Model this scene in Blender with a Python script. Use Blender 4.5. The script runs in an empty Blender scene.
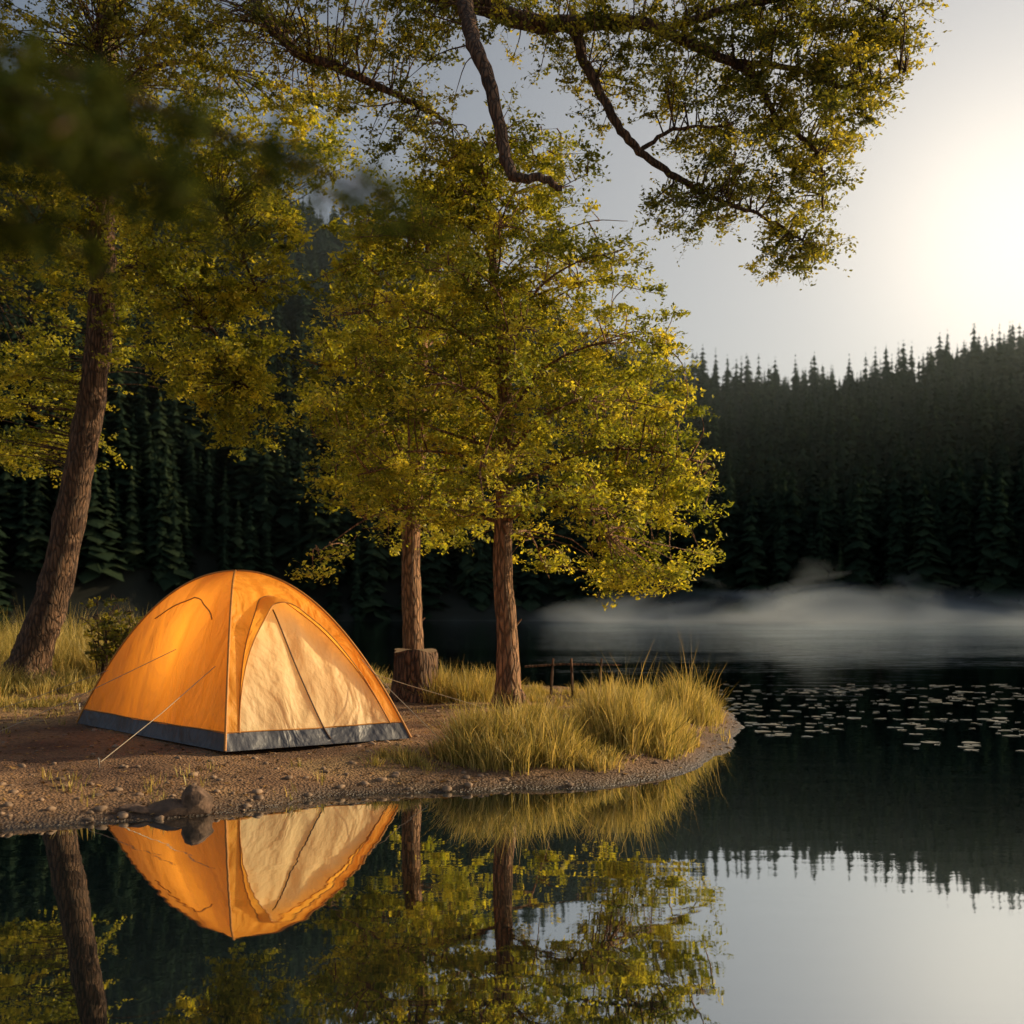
import bpy, math, numpy as np
from mathutils import Vector
rng=np.random.default_rng(7)
scene=bpy.context.scene
CAMH=1.2
SUN_AZ=math.radians(74); SUN_EL=math.radians(17)

# ---------------------------------------------------------------- helpers
def mesh_np(name, V, F, mat=None, smooth=False, attrs=None, parent=None, midx=None):
    if not isinstance(F,list): F=[F]
    V=np.asarray(V,dtype=np.float32)
    me=bpy.data.meshes.new(name)
    me.vertices.add(len(V)); me.vertices.foreach_set('co',V.ravel())
    nl=sum(f.size for f in F); nf=sum(len(f) for f in F)
    me.loops.add(nl); me.polygons.add(nf)
    me.loops.foreach_set('vertex_index',np.concatenate([f.ravel() for f in F]).astype(np.int32))
    tot=np.concatenate([np.full(len(f),f.shape[1]) for f in F]).astype(np.int32)
    st=np.concatenate([[0],np.cumsum(tot)[:-1]]).astype(np.int32)
    me.polygons.foreach_set('loop_start',st)
    me.polygons.foreach_set('loop_total',tot)
    if midx is not None: me.polygons.foreach_set('material_index',np.asarray(midx,dtype=np.int32))
    me.polygons.foreach_set('use_smooth',np.full(nf,smooth))
    me.update(calc_edges=True)
    if attrs:
        for k,a in attrs.items():
            at=me.attributes.new(k,'FLOAT','POINT'); at.data.foreach_set('value',np.asarray(a,dtype=np.float32))
    if mat:
        for m in (mat if isinstance(mat,(list,tuple)) else [mat]): me.materials.append(m)
    ob=bpy.data.objects.new(name,me); scene.collection.objects.link(ob)
    if parent: ob.parent=parent
    return ob
def empty(name):
    e=bpy.data.objects.new(name,None); scene.collection.objects.link(e); e.empty_display_size=.1; return e
class Geo:
    def __init__(s): s.V=[];s.F=[];s.n=0;s.A=[]
    def add(s,V,F,a=None):
        V=np.asarray(V,dtype=float); s.V.append(V); s.F.append(np.asarray(F,dtype=np.int64)+s.n); s.n+=len(V)
        s.A.append(np.full(len(V),0.5) if a is None else np.asarray(a))
    def build(s,name,mat,smooth=True,parent=None):
        ks={}
        for f in s.F: ks.setdefault(f.shape[1],[]).append(f)
        return mesh_np(name,np.concatenate(s.V),[np.concatenate(v) for v in ks.values()],mat,smooth,{'rnd':np.concatenate(s.A)},parent)
def spline(P,R,n=6):
    P=np.asarray(P,float); R=np.asarray(R,float)
    if len(P)<3: 
        t=np.linspace(0,1,n+1)[:,None]; return P[0]*(1-t)+P[-1]*t,(R[0]*(1-t)+R[-1]*t).ravel()
    Q=np.vstack([2*P[0]-P[1],P,2*P[-1]-P[-2]]); out=[];ro=[]
    for i in range(len(P)-1):
        p0,p1,p2,p3=Q[i:i+4]
        for k in range(n):
            t=k/n
            out.append(.5*((2*p1)+(-p0+p2)*t+(2*p0-5*p1+4*p2-p3)*t*t+(-p0+3*p1-3*p2+p3)*t**3)); ro.append(R[i]*(1-t)+R[i+1]*t)
    out.append(P[-1]);ro.append(R[-1]); return np.array(out),np.array(ro)
def tube(P,R,sides=8,rough=0.0):
    P=np.asarray(P,float); n=len(P); R=np.asarray(R,float)
    T=np.gradient(P,axis=0); T/=np.linalg.norm(T,axis=1)[:,None]+1e-9
    ref=np.array([0,0,1.]) if abs(T[0][2])<.8 else np.array([0,1.,0])
    u=np.cross(T[0],ref);u/=np.linalg.norm(u); U=[u]
    for i in range(1,n):
        u=U[-1]-T[i]*np.dot(U[-1],T[i]); u/=np.linalg.norm(u)+1e-9; U.append(u)
    U=np.array(U); W=np.cross(T,U)
    a=np.linspace(0,2*np.pi,sides,endpoint=False)
    rr=R[:,None]*(1+rough*rng.normal(size=(n,sides)))
    V=P[:,None,:]+rr[:,:,None]*(np.cos(a)[None,:,None]*U[:,None,:]+np.sin(a)[None,:,None]*W[:,None,:])
    i=np.arange(n-1)[:,None]*sides; j=np.arange(sides)[None,:]; j2=(j+1)%sides
    F=np.stack([i+j,i+j2,i+sides+j2,i+sides+j],-1).reshape(-1,4)
    return V.reshape(-1,3),F
def leaves(C,size,stretch=1.8,up=.5,tint=None):
    n=len(C)
    N=rng.normal(size=(n,3)); N[:,2]+=up*np.sign(N[:,2]); N/=np.linalg.norm(N,axis=1)[:,None]
    T=np.cross(N,rng.normal(size=(n,3))); T/=np.linalg.norm(T,axis=1)[:,None]; B=np.cross(N,T)
    s=(size*rng.uniform(.6,1.35,n))[:,None]
    V=np.stack([C-T*s*.5*stretch, C+B*s*.5+N*s*.1, C+T*s*.5*stretch-N*s*.15, C-B*s*.5+N*s*.1],1).reshape(-1,3)
    F=np.arange(n*4).reshape(-1,4)
    a=rng.uniform(0,1,n) if tint is None else np.clip(tint+rng.normal(0,.16,n),0,1)
    return V,F,np.repeat(a,4)

# ---------------------------------------------------------------- material helpers
def newmat(name):
    m=bpy.data.materials.new(name); m.use_nodes=True; nt=m.node_tree; nt.nodes.clear()
    out=nt.nodes.new('ShaderNodeOutputMaterial'); return m,nt,out
def N(nt,t,**kw):
    n=nt.nodes.new(t)
    for k,v in kw.items(): setattr(n,k,v)
    return n
def ramp(nt,stops):
    r=nt.nodes.new('ShaderNodeValToRGB'); e=r.color_ramp.elements
    while len(e)<len(stops): e.new(.5)
    for i,(p,c) in enumerate(stops): e[i].position=p; e[i].color=(*c,1)
    return r
def leafmat(name,stops,trans=.5,gloss=.03,tmul=(1.5,1.35,.5)):
    m,nt,out=newmat(name)
    at=N(nt,'ShaderNodeAttribute',attribute_name='rnd'); r=ramp(nt,stops); nt.links.new(at.outputs['Fac'],r.inputs[0])
    d=N(nt,'ShaderNodeBsdfDiffuse'); t=N(nt,'ShaderNodeBsdfTranslucent'); mx=N(nt,'ShaderNodeMixShader'); mx.inputs[0].default_value=trans
    nt.links.new(r.outputs[0],d.inputs[0]); 
    g=N(nt,'ShaderNodeMix',data_type='RGBA',blend_type='MULTIPLY'); g.inputs[0].default_value=1; g.inputs[7].default_value=(*tmul,1)
    nt.links.new(r.outputs[0],g.inputs[6]); nt.links.new(g.outputs[2],t.inputs[0])
    nt.links.new(d.outputs[0],mx.inputs[1]); nt.links.new(t.outputs[0],mx.inputs[2])
    if gloss<=0: nt.links.new(mx.outputs[0],out.inputs[0]); return m
    gl=N(nt,'ShaderNodeBsdfGlossy'); gl.inputs['Roughness'].default_value=.45; gl.inputs[0].default_value=(.8,.8,.7,1)
    m2=N(nt,'ShaderNodeMixShader'); m2.inputs[0].default_value=gloss
    nt.links.new(mx.outputs[0],m2.inputs[1]); nt.links.new(gl.outputs[0],m2.inputs[2]); nt.links.new(m2.outputs[0],out.inputs[0])
    return m
def barkmat(name,c1,c2,sc=(9,9,1.8),bump=1.0):
    m,nt,out=newmat(name)
    tc=N(nt,'ShaderNodeTexCoord'); mp=N(nt,'ShaderNodeMapping'); mp.inputs['Scale'].default_value=sc
    nt.links.new(tc.outputs['Object'],mp.inputs[0])
    no=N(nt,'ShaderNodeTexNoise'); no.inputs['Scale'].default_value=2.4; no.inputs['Detail'].default_value=8; no.inputs['Roughness'].default_value=.65
    nt.links.new(mp.outputs[0],no.inputs['Vector'])
    vo=N(nt,'ShaderNodeTexVoronoi'); vo.feature='DISTANCE_TO_EDGE'; vo.inputs['Scale'].default_value=2.6; nt.links.new(mp.outputs[0],vo.inputs['Vector'])
    r=ramp(nt,[(.3,c1),(.68,c2)]); nt.links.new(no.outputs[0],r.inputs[0])
    vr=ramp(nt,[(0,(.2,.2,.2)),(.18,(1,1,1))]); nt.links.new(vo.outputs['Distance'],vr.inputs[0])
    mu=N(nt,'ShaderNodeMix',data_type='RGBA',blend_type='MULTIPLY'); mu.inputs[0].default_value=.8
    nt.links.new(r.outputs[0],mu.inputs[6]); nt.links.new(vr.outputs[0],mu.inputs[7])
    ad=N(nt,'ShaderNodeMath',operation='ADD'); nt.links.new(no.outputs[0],ad.inputs[0]); nt.links.new(vr.outputs[0],ad.inputs[1])
    b=N(nt,'ShaderNodeBump'); b.inputs['Strength'].default_value=bump; b.inputs['Distance'].default_value=.035; nt.links.new(ad.outputs[0],b.inputs['Height'])
    p=N(nt,'ShaderNodeBsdfPrincipled'); p.inputs['Roughness'].default_value=.9
    nt.links.new(mu.outputs[2],p.inputs['Base Color']); nt.links.new(b.outputs[0],p.inputs['Normal']); nt.links.new(p.outputs[0],out.inputs[0])
    return m
def simple(name,col,rough=.6,noise=.25,sc=20,metal=0,bump=0):
    m,nt,out=newmat(name)
    tc=N(nt,'ShaderNodeTexCoord'); no=N(nt,'ShaderNodeTexNoise'); no.inputs['Scale'].default_value=sc; no.inputs['Detail'].default_value=5
    nt.links.new(tc.outputs['Object'],no.inputs['Vector'])
    r=ramp(nt,[(.3,tuple(c*(1-noise) for c in col)),(.7,tuple(min(1,c*(1+noise)) for c in col))]); nt.links.new(no.outputs[0],r.inputs[0])
    p=N(nt,'ShaderNodeBsdfPrincipled'); p.inputs['Roughness'].default_value=rough; p.inputs['Metallic'].default_value=metal
    nt.links.new(r.outputs[0],p.inputs['Base Color'])
    if bump:
        b=N(nt,'ShaderNodeBump'); b.inputs['Strength'].default_value=bump; b.inputs['Distance'].default_value=.02
        nt.links.new(no.outputs[0],b.inputs['Height']); nt.links.new(b.outputs[0],p.inputs['Normal'])
    nt.links.new(p.outputs[0],out.inputs[0]); return m

# ---------------------------------------------------------------- terrain
land=np.array([(-2.95,5.85),(-2.79,6.0),(-2.33,6.23),(-1.8,6.35),(-1.43,6.77),(-1.11,7.1),(-.54,7.25),(.05,7.33),(.59,7.42),(1.22,8.0),(1.8,9.3),(2.34,11.2),(2.55,12.6),(2.4,14.2),(1.25,15.4),(-.2,16.6),(-2.5,18.5),(-6,23),(-14,32),(-40,46),(-140,60),(-400,-200),(100,-200),(60,-40),(8,-5),(4,-.3),(1.5,.5),(-.9,1.0),(-1.9,2.6),(-3.1,4.4)])
def sdf(X,Y,poly):
    d=np.full(X.shape,1e9); inside=np.zeros(X.shape,bool); n=len(poly)
    for i in range(n):
        a=poly[i];b=poly[(i+1)%n]; e=b-a; wx=X-a[0];wy=Y-a[1]
        t=np.clip((wx*e[0]+wy*e[1])/(e@e),0,1)
        d=np.minimum(d,(wx-e[0]*t)**2+(wy-e[1]*t)**2)
        c=((a[1]>Y)!=(b[1]>Y))
        xi=(b[0]-a[0])*(Y-a[1])/((b[1]-a[1]) if b[1]!=a[1] else 1e-9)+a[0]
        inside^=c&(X<xi)
    d=np.sqrt(d); return np.where(inside,d,-d)
_w=np.random.default_rng(3); WV=[(_w.uniform(0,2*np.pi),_w.uniform(0,2*np.pi),2**_w.uniform(0,1)) for _ in range(40)]
def noise2(X,Y,f,o=0):
    s=0
    for k in range(8):
        a,p,m=WV[(k+o*5)%40]; ff=f*m*(1.0+.35*k); s=s+np.sin((X*np.cos(a)+Y*np.sin(a))*ff+p)/(1+.3*k)
    return s/3.0
RA=np.array([-90,-60,-40,-25,-19,-12,-8,-3,3,7,10,13,17,21,25,32,40,60,90,140,180])
RT=np.array([.25,.35,.42,.42,.42,.38,.35,.31,.265,.235,.217,.210,.215,.226,.235,.20,.15,.10,.08,.08,.08])
def height(X,Y):
    dp=sdf(X,Y,land)
    dp=dp+np.where(np.abs(dp)<3,.05*noise2(X,Y,3.2)+.03*noise2(X,Y,11,1),0)
    r=np.hypot(X,Y); az=np.degrees(np.arctan2(X,Y))
    shore=124+5*noise2(X,Y,.05,2)
    dr=r-shore
    zr=(np.interp(az,RA,RT)*225-8)
    t=np.clip(dr/(228-shore),0,1.0)
    hill=zr*(t**.85)*(1+0.06*noise2(X,Y,.07,3))+.25
    hill=np.where(dr>110,hill-(dr-110)*.2,hill)
    und=.035*noise2(X,Y,1.3)+.012*noise2(X,Y,6,2)+.006*noise2(X,Y,23,4)
    tentmask=np.clip(1.8-np.hypot(X+2.35,(Y-9.3)),0,1)
    zl=np.clip(.14*(1-np.exp(-np.maximum(dp,0)/.35))+.012*np.clip(dp,0,30),0,.6)+und*np.clip(dp*2,0,1)*(1-tentmask*.9)
    zw=np.maximum(dp*.35,-.9)
    z=np.where(dp>0,zl+.004,zw)
    z=np.where(dr>0,np.maximum(z,np.where(dr<2,dr*.12,hill)),z)
    return z
def axis(lo,hi,flo,fhi,step,g=1.09):
    a=list(np.arange(flo,fhi,step)); s=step;x=a[-1]
    while x<hi: s=min(s*g,5); x+=s; a.append(x)
    s=step;x=flo;b=[]
    while x>lo: s=min(s*g,5); x-=s; b.append(x)
    return np.array(b[::-1]+a)
xs=axis(-330,330,-6.5,3.2,.05); ys=axis(-60,420,4.5,16,.05)
GX,GY=np.meshgrid(xs,ys); GZ=height(GX,GY)
V=np.stack([GX,GY,GZ],-1).reshape(-1,3); nx=len(xs);ny=len(ys)
i=(np.arange(ny-1)[:,None]*nx+np.arange(nx-1)[None,:]); F=np.stack([i,i+1,i+nx+1,i+nx],-1).reshape(-1,4)
def groundmat():
    m,nt,out=newmat('ground_dirt')
    geo=N(nt,'ShaderNodeNewGeometry'); L=nt.links.new
    n1=N(nt,'ShaderNodeTexNoise'); n1.inputs['Scale'].default_value=1.3;n1.inputs['Detail'].default_value=7
    n2=N(nt,'ShaderNodeTexNoise'); n2.inputs['Scale'].default_value=38;n2.inputs['Detail'].default_value=6;n2.inputs['Roughness'].default_value=.7
    vo=N(nt,'ShaderNodeTexVoronoi'); vo.inputs['Scale'].default_value=55
    for n in (n1,n2,vo): L(geo.outputs['Position'],n.inputs['Vector'])
    r1=ramp(nt,[(.35,(.16,.085,.045)),(.55,(.33,.19,.095)),(.7,(.40,.26,.115))]); L(n1.outputs[0],r1.inputs[0])
    r2=ramp(nt,[(.3,(.42,.39,.37)),(.7,(1.38,1.32,1.2))]); L(n2.outputs[0],r2.inputs[0])
    mu=N(nt,'ShaderNodeMix',data_type='RGBA',blend_type='MULTIPLY'); mu.inputs[0].default_value=1; L(r1.outputs[0],mu.inputs[6]); L(r2.outputs[0],mu.inputs[7])
    sp=N(nt,'ShaderNodeSeparateXYZ'); L(geo.outputs['Position'],sp.inputs[0])
    wet=N(nt,'ShaderNodeMapRange'); wet.inputs[1].default_value=.0;wet.inputs[2].default_value=.09; L(sp.outputs[2],wet.inputs[0])
    wm=N(nt,'ShaderNodeMix',data_type='RGBA'); wm.inputs[6].default_value=(.035,.020,.011,1); L(wet.outputs[0],wm.inputs[0]); L(mu.outputs[2],wm.inputs[7])
    far=N(nt,'ShaderNodeMapRange'); far.inputs[1].default_value=.7;far.inputs[2].default_value=2; L(sp.outputs[2],far.inputs[0])
    fm=N(nt,'ShaderNodeMix',data_type='RGBA'); L(far.outputs[0],fm.inputs[0]); L(wm.outputs[2],fm.inputs[6]); fm.inputs[7].default_value=(.008,.012,.006,1)
    sy=N(nt,'ShaderNodeMapRange'); sy.inputs[1].default_value=60;sy.inputs[2].default_value=90; L(sp.outputs[1],sy.inputs[0])
    fm2=N(nt,'ShaderNodeMix',data_type='RGBA'); L(sy.outputs[0],fm2.inputs[0]); L(fm.outputs[2],fm2.inputs[6]); fm2.inputs[7].default_value=(.010,.013,.007,1)
    ad=N(nt,'ShaderNodeMath',operation='ADD'); L(n2.outputs[0],ad.inputs[0]); L(vo.outputs[0],ad.inputs[1])
    b=N(nt,'ShaderNodeBump'); b.inputs['Strength'].default_value=.9; b.inputs['Distance'].default_value=.025; L(ad.outputs[0],b.inputs['Height'])
    rr=N(nt,'ShaderNodeMapRange'); rr.inputs[1].default_value=0;rr.inputs[2].default_value=.09;rr.inputs[3].default_value=.35;rr.inputs[4].default_value=.95; L(sp.outputs[2],rr.inputs[0])
    p=N(nt,'ShaderNodeBsdfPrincipled'); L(rr.outputs[0],p.inputs['Roughness']); L(fm2.outputs[2],p.inputs['Base Color']); L(b.outputs[0],p.inputs['Normal']); L(p.outputs[0],out.inputs[0])
    return m
mesh_np('ground',V,F,groundmat(),True)
def gz(x,y): return float(height(np.array([x],float),np.array([y],float))[0])

# ---------------------------------------------------------------- water
def watermat():
    m,nt,out=newmat('lake_water'); L=nt.links.new
    geo=N(nt,'ShaderNodeNewGeometry'); mp=N(nt,'ShaderNodeMapping'); mp.inputs['Scale'].default_value=(.55,1.5,1); L(geo.outputs['Position'],mp.inputs[0])
    n1=N(nt,'ShaderNodeTexNoise'); n1.inputs['Scale'].default_value=1.6; n1.inputs['Detail'].default_value=3
    n2=N(nt,'ShaderNodeTexNoise'); n2.inputs['Scale'].default_value=.12; n2.inputs['Detail'].default_value=3
    L(mp.outputs[0],n1.inputs['Vector']); L(mp.outputs[0],n2.inputs['Vector'])
    st=ramp(nt,[(.42,(.25,.25,.25)),(.62,(1,1,1))]); L(n2.outputs[0],st.inputs[0])
    sp=N(nt,'ShaderNodeSeparateXYZ'); L(geo.outputs['Position'],sp.inputs[0])
    far=N(nt,'ShaderNodeMapRange'); far.inputs[1].default_value=8;far.inputs[2].default_value=40;far.inputs[3].default_value=.07;far.inputs[4].default_value=1.0; L(sp.outputs[1],far.inputs[0])
    ml=N(nt,'ShaderNodeMath',operation='MULTIPLY'); L(st.outputs[0],ml.inputs[0]); L(far.outputs[0],ml.inputs[1])
    b=N(nt,'ShaderNodeBump'); b.inputs['Distance'].default_value=.035; L(ml.outputs[0],b.inputs['Strength']); L(n1.outputs[0],b.inputs['Height'])
    g=N(nt,'ShaderNodeBsdfGlossy'); g.inputs['Roughness'].default_value=.012; g.inputs[0].default_value=(.87,.91,.93,1); L(b.outputs[0],g.inputs['Normal'])
    d=N(nt,'ShaderNodeBsdfDiffuse'); d.inputs[0].default_value=(.003,.009,.010,1)
    fr=N(nt,'ShaderNodeFresnel'); fr.inputs[0].default_value=1.33; L(b.outputs[0],fr.inputs['Normal'])
    mr=N(nt,'ShaderNodeMapRange'); mr.inputs[1].default_value=0;mr.inputs[2].default_value=.6;mr.inputs[3].default_value=.46;mr.inputs[4].default_value=1; L(fr.outputs[0],mr.inputs[0])
    mx=N(nt,'ShaderNodeMixShader'); L(mr.outputs[0],mx.inputs[0]); L(d.outputs[0],mx.inputs[1]); L(g.outputs[0],mx.inputs[2]); L(mx.outputs[0],out.inputs[0])
    return m
mesh_np('lake_water',[(-320,-55,0),(320,-55,0),(320,170,0),(-320,170,0)],np.array([[0,1,2,3]]),watermat())

# ---------------------------------------------------------------- distant forest
def conifer(seed):
    r=np.random.default_rng(seed); V=[];F=[];A=[];n=0
    tiers=18; wid=r.uniform(.12,.19); pw=r.uniform(.65,1.0)
    for k in range(tiers):
        f=k/(tiers-1); z=.10+.88*f+r.normal(0,.008); R=(wid*(1-f)**pw+.006)*r.uniform(.65,1.25); nb=9 if f<.8 else 5
        a0=r.uniform(0,6.28)
        for j in range(nb):
            if r.uniform()<.08: continue
            a=a0+j*2*np.pi/nb+r.normal(0,.2); L=R*r.uniform(.5,1.3); w=L*.42
            c,s=np.cos(a),np.sin(a); dz=-L*r.uniform(.2,.8)
            V+=[(0,0,z+.035),(c*L*.55-s*w,s*L*.55+c*w,z+dz*.5),(c*L,s*L,z+dz),(c*L*.55+s*w,s*L*.55-c*w,z+dz*.5)]
            F.append((n,n+1,n+2,n+3)); n+=4; A+=[r.uniform(.2,.8)]*4
    V+=[(-.01,0,0),(.01,0,0),(.004,0,.9),(-.004,0,.9),(0,-.01,0),(0,.01,0),(0,.004,.9),(0,-.004,.9)]; F+=[(n,n+1,n+2,n+3),(n+4,n+5,n+6,n+7)]; A+=[.1]*8
    return np.array(V),np.array(F),np.array(A)
cons=[conifer(s) for s in range(12)]
fg=Geo(); r_=rng
n=6800
az=np.radians(r_.uniform(-48,44,n)); rad=124+(r_.uniform(0,1,n)**1.0)*118
X=rad*np.sin(az);Y=rad*np.cos(az)
Z=height(X,Y); ok=(Z>.15)
az2=np.radians(np.linspace(-46,42,560)+r_.normal(0,.1,560)); rr2=226+r_.normal(0,3,560)
X2=rr2*np.sin(az2);Y2=rr2*np.cos(az2)
X=np.concatenate([X[ok],X2]);Y=np.concatenate([Y[ok],Y2]);Z=np.concatenate([Z[ok],height(X2,Y2)])
for k,(cv,cf,ca) in enumerate(cons):
    idx=np.arange(k,len(X),12); m=len(idx); a=r_.uniform(0,6.28,m); r0=np.hypot(X[idx],Y[idx])
    h=r_.uniform(6,14.5,m)*np.where(r0>215,.66,1); w=h*r_.uniform(.85,1.35,m)*np.where(r0>215,1.25,1)
    c,s=np.cos(a),np.sin(a)
    vx=(cv[None,:,0]*c[:,None]-cv[None,:,1]*s[:,None])*w[:,None]+X[idx][:,None]
    vy=(cv[None,:,0]*s[:,None]+cv[None,:,1]*c[:,None])*w[:,None]+Y[idx][:,None]
    vz=cv[None,:,2]*h[:,None]+Z[idx][:,None]-.2
    VV=np.stack([vx,vy,vz],-1).reshape(-1,3)
    FF=(cf[None]+ (np.arange(m)*len(cv))[:,None,None]).reshape(-1,4)
    AA=np.clip(ca[None]*.6+r_.uniform(0,.45,m)[:,None],0,1).ravel()
    fg.add(VV,FF,AA)
forest_mat=leafmat('conifer_needles',[(0,(.009,.016,.011)),(.6,(.022,.038,.022)),(1,(.05,.068,.032))],.12,.0,(1,1,.8))
fg.build('distant_forest',forest_mat,False)

# ---------------------------------------------------------------- broadleaf trees
bark_or=barkmat('bark_warm',(.12,.055,.028),(.50,.26,.12))
bark_dk=barkmat('bark_dark',(.05,.027,.016),(.25,.13,.065))
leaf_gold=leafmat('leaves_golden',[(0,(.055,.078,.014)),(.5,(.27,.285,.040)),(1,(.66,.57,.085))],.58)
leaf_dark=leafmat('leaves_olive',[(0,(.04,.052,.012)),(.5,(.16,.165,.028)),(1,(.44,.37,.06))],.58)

def clusters_to_tree(bark,lf,branches,C,nleaf,rad,size,flat=.5,tint=None,twigr=.006):
    BP=np.concatenate([b[0] for b in branches])
    for ci,c in enumerate(C):
        d=np.linalg.norm(BP-c,axis=1)+.35*np.maximum(0,BP[:,2]-c[2]); k=int(np.argmin(d)); p=BP[k]
        mid=(p+c)/2+rng.normal(0,.05,3)+np.array([0,0,.04])
        P,R=spline([p,mid,c],[twigr*1.5,twigr,twigr*.5],3); bark.add(*tube(P,R,4))
        nl=int(nleaf*rng.uniform(.6,1.4)); r=rad*rng.uniform(.7,1.3)
        ns=7; dirs=rng.normal(size=(ns,3)); dirs[:,2]*=flat; dirs/=np.linalg.norm(dirs,axis=1)[:,None]
        ends=c+dirs*r*rng.uniform(.8,1.8,ns)[:,None]
        for e in ends[:5]: bark.add(*tube([c,(c+e)/2+rng.normal(0,.012,3),e],[twigr*.4,twigr*.3,twigr*.2],3))
        t=rng.uniform(.1,1.08,nl)[:,None]; ii=rng.integers(0,ns,nl)
        pos=c*(1-t)+ends[ii]*t+rng.normal(0,r*.17,(nl,3))*np.array([1,1,flat+.2])
        tv=rng.uniform(.2,.9) if tint is None else tint+rng.normal(0,.14)
        lf.add(*leaves(pos,size,tint=tv))
def region(px):
    C=[]
    for (x,z,rx,rz,y,ry,n) in px:
        a=rng.uniform(0,6.28,n); q=np.sqrt(rng.uniform(0,1,n))
        C.append(np.stack([x+rx*q*np.cos(a),y+rng.normal(0,ry,n),z+rz*q*np.sin(a)],-1))
    return np.concatenate(C)

def crown_tree(name,base,trunk,tr,R_of,z0,z1,nprim,ncl,nleaf,size,lm,bm,extra=None,rad=.17,maxr=2.15):
    e=empty(name); bark=Geo(); lf=Geo()
    P,R=spline(trunk,tr,8); V,F=tube(P,R,14,.04); bark.add(V,F)
    for k in range(5):
        a=k*1.256+rng.uniform(-.3,.3); b=np.array(base)
        bark.add(*tube(*spline([b+[0,0,.28],b+[math.cos(a)*tr[0]*.9,math.sin(a)*tr[0]*.9,.09],b+[math.cos(a)*tr[0]*1.8,math.sin(a)*tr[0]*1.8,-.06]],[tr[0]*.5,tr[0]*.42,tr[0]*.15],4),7))
    # dead stubs low on the trunk
    for (zz_,aa,ll) in ((1.05,.2,.16),(1.45,3.4,.12),(1.75,1.2,.2)):
        j=int(np.argmin(abs(P[:,2]-zz_))); s=P[j]; bark.add(*tube([s,s+[math.cos(aa)*ll*.6,math.sin(aa)*ll*.6,.03],s+[math.cos(aa)*ll,math.sin(aa)*ll,.10]],[.022,.014,.008],6,.1))
    br=[];C=[]
    for k in range(nprim):
        f=(k+.5)/nprim; z=z0+(z1-z0)*f**.9; a=k*2.4+rng.normal(0,.25)
        j=int(np.argmin(abs(P[:,2]-(z-.25*(1-f))))); s=P[j]
        L=min(maxr,R_of(z,a)*rng.uniform(.78,1.08)); rise=L*(.22+.5*f)*rng.uniform(.5,1.2)
        d=np.array([math.sin(a),math.cos(a),0])
        sag=.3*L*(1-f)
        pts_=[s,s+d*L*.35+[0,0,rise*.55],s+d*L*.7+[0,0,rise*.9-sag*.3]+rng.normal(0,.06,3),s+d*L+[0,0,rise-sag]+rng.normal(0,.08,3)]
        r0=max(.009,R[j]*.28)
        BP,BR=spline(pts_,[r0,r0*.62,r0*.38,r0*.18],6); bark.add(*tube(BP,BR,6)); br.append((BP,BR))
        nc=max(4,int(ncl*(L**1.5)/ (2.0**1.5)))
        for q in range(nc):
            t=rng.uniform(.25,1.05); p=BP[min(len(BP)-1,int(t*(len(BP)-1)))]
            side=np.array([d[1],-d[0],0]); w=.36*L*(1-.35*t)
            C.append(p+side*rng.normal(0,w*.7)+d*rng.normal(0,.12)+[0,0,rng.normal(0,.12)-.02])
    for q in range(20):
        C.append(P[-1]+np.array([rng.normal(0,.18),rng.normal(0,.18),rng.uniform(-.6,.12)]))
    C=np.array(C)
    if extra is not None: C=np.concatenate([C,extra])
    C=C[np.hypot(C[:,0]-base[0],C[:,1]-base[1])<maxr]
    clusters_to_tree(bark,lf,br+[(P[len(P)//2:],R[len(P)//2:])],C,nleaf,rad,size)
    bark.build('trunk_and_branches',bm,True,e); lf.build('foliage',lm,False,e)
    return e

def Rc(z,a):
    r=np.interp(z,[1.4,1.9,2.4,3.2,4.2,5.0,5.7,6.3],[1.0,1.7,2.0,1.9,1.6,1.25,.8,.2])
    return r*(1.03+.08*math.sin(a))
bz=gz(-.04,11.55)
ex=region([(-.2,5.6,.6,.6,11.5,.4,40),(-.1,4.85,1.2,.6,11.5,.5,66),(.6,4.1,1.1,.6,11.5,.6,56),(-.6,4.1,1.2,.65,11.5,.6,56),(1.0,3.3,1.0,.55,11.5,.6,62),(-.7,3.1,1.2,.55,11.5,.6,56),(1.65,2.6,.5,.5,11.5,.4,44),(1.4,1.75,.65,.38,11.3,.35,42),(.6,2.4,.9,.4,11.3,.5,30),(-.95,2.35,.75,.35,11.5,.5,24)])
crown_tree('deciduous_tree',(-.04,11.55,bz),[(-.04,11.55,bz-.1),(-.05,11.55,.9),(-.10,11.55,1.8),(-.06,11.57,3.2),(-.18,11.6,4.6),(-.32,11.6,5.9)],[.15,.11,.10,.085,.055,.015],Rc,2.15,6.0,50,12,120,.0265,leaf_gold,bark_or,ex)
bz=gz(-1.27,14.4)
def Rc2(z,a):
    return np.interp(z,[1.6,2.4,3.5,4.8,6.0,6.8],[.7,1.2,1.6,1.35,.9,.3])
ex=region([(-1.5,5.5,.9,.9,14.3,.4,44),(-1.9,4.2,.9,.9,14.3,.4,54),(-1.6,2.95,.8,.5,14.3,.4,36),(-1.0,2.3,.7,.25,14.3,.4,12)])
crown_tree('deciduous_tree',(-1.27,14.4,bz),[(-1.27,14.4,bz-.1),(-1.30,14.4,1.0),(-1.32,14.4,2.2),(-1.2,14.4,3.6),(-1.15,14.4,5.2),(-1.05,14.4,6.6)],[.17,.13,.12,.09,.06,.015],Rc2,2.6,6.5,34,15,110,.034,leaf_gold,bark_or,ex,.2)

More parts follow.
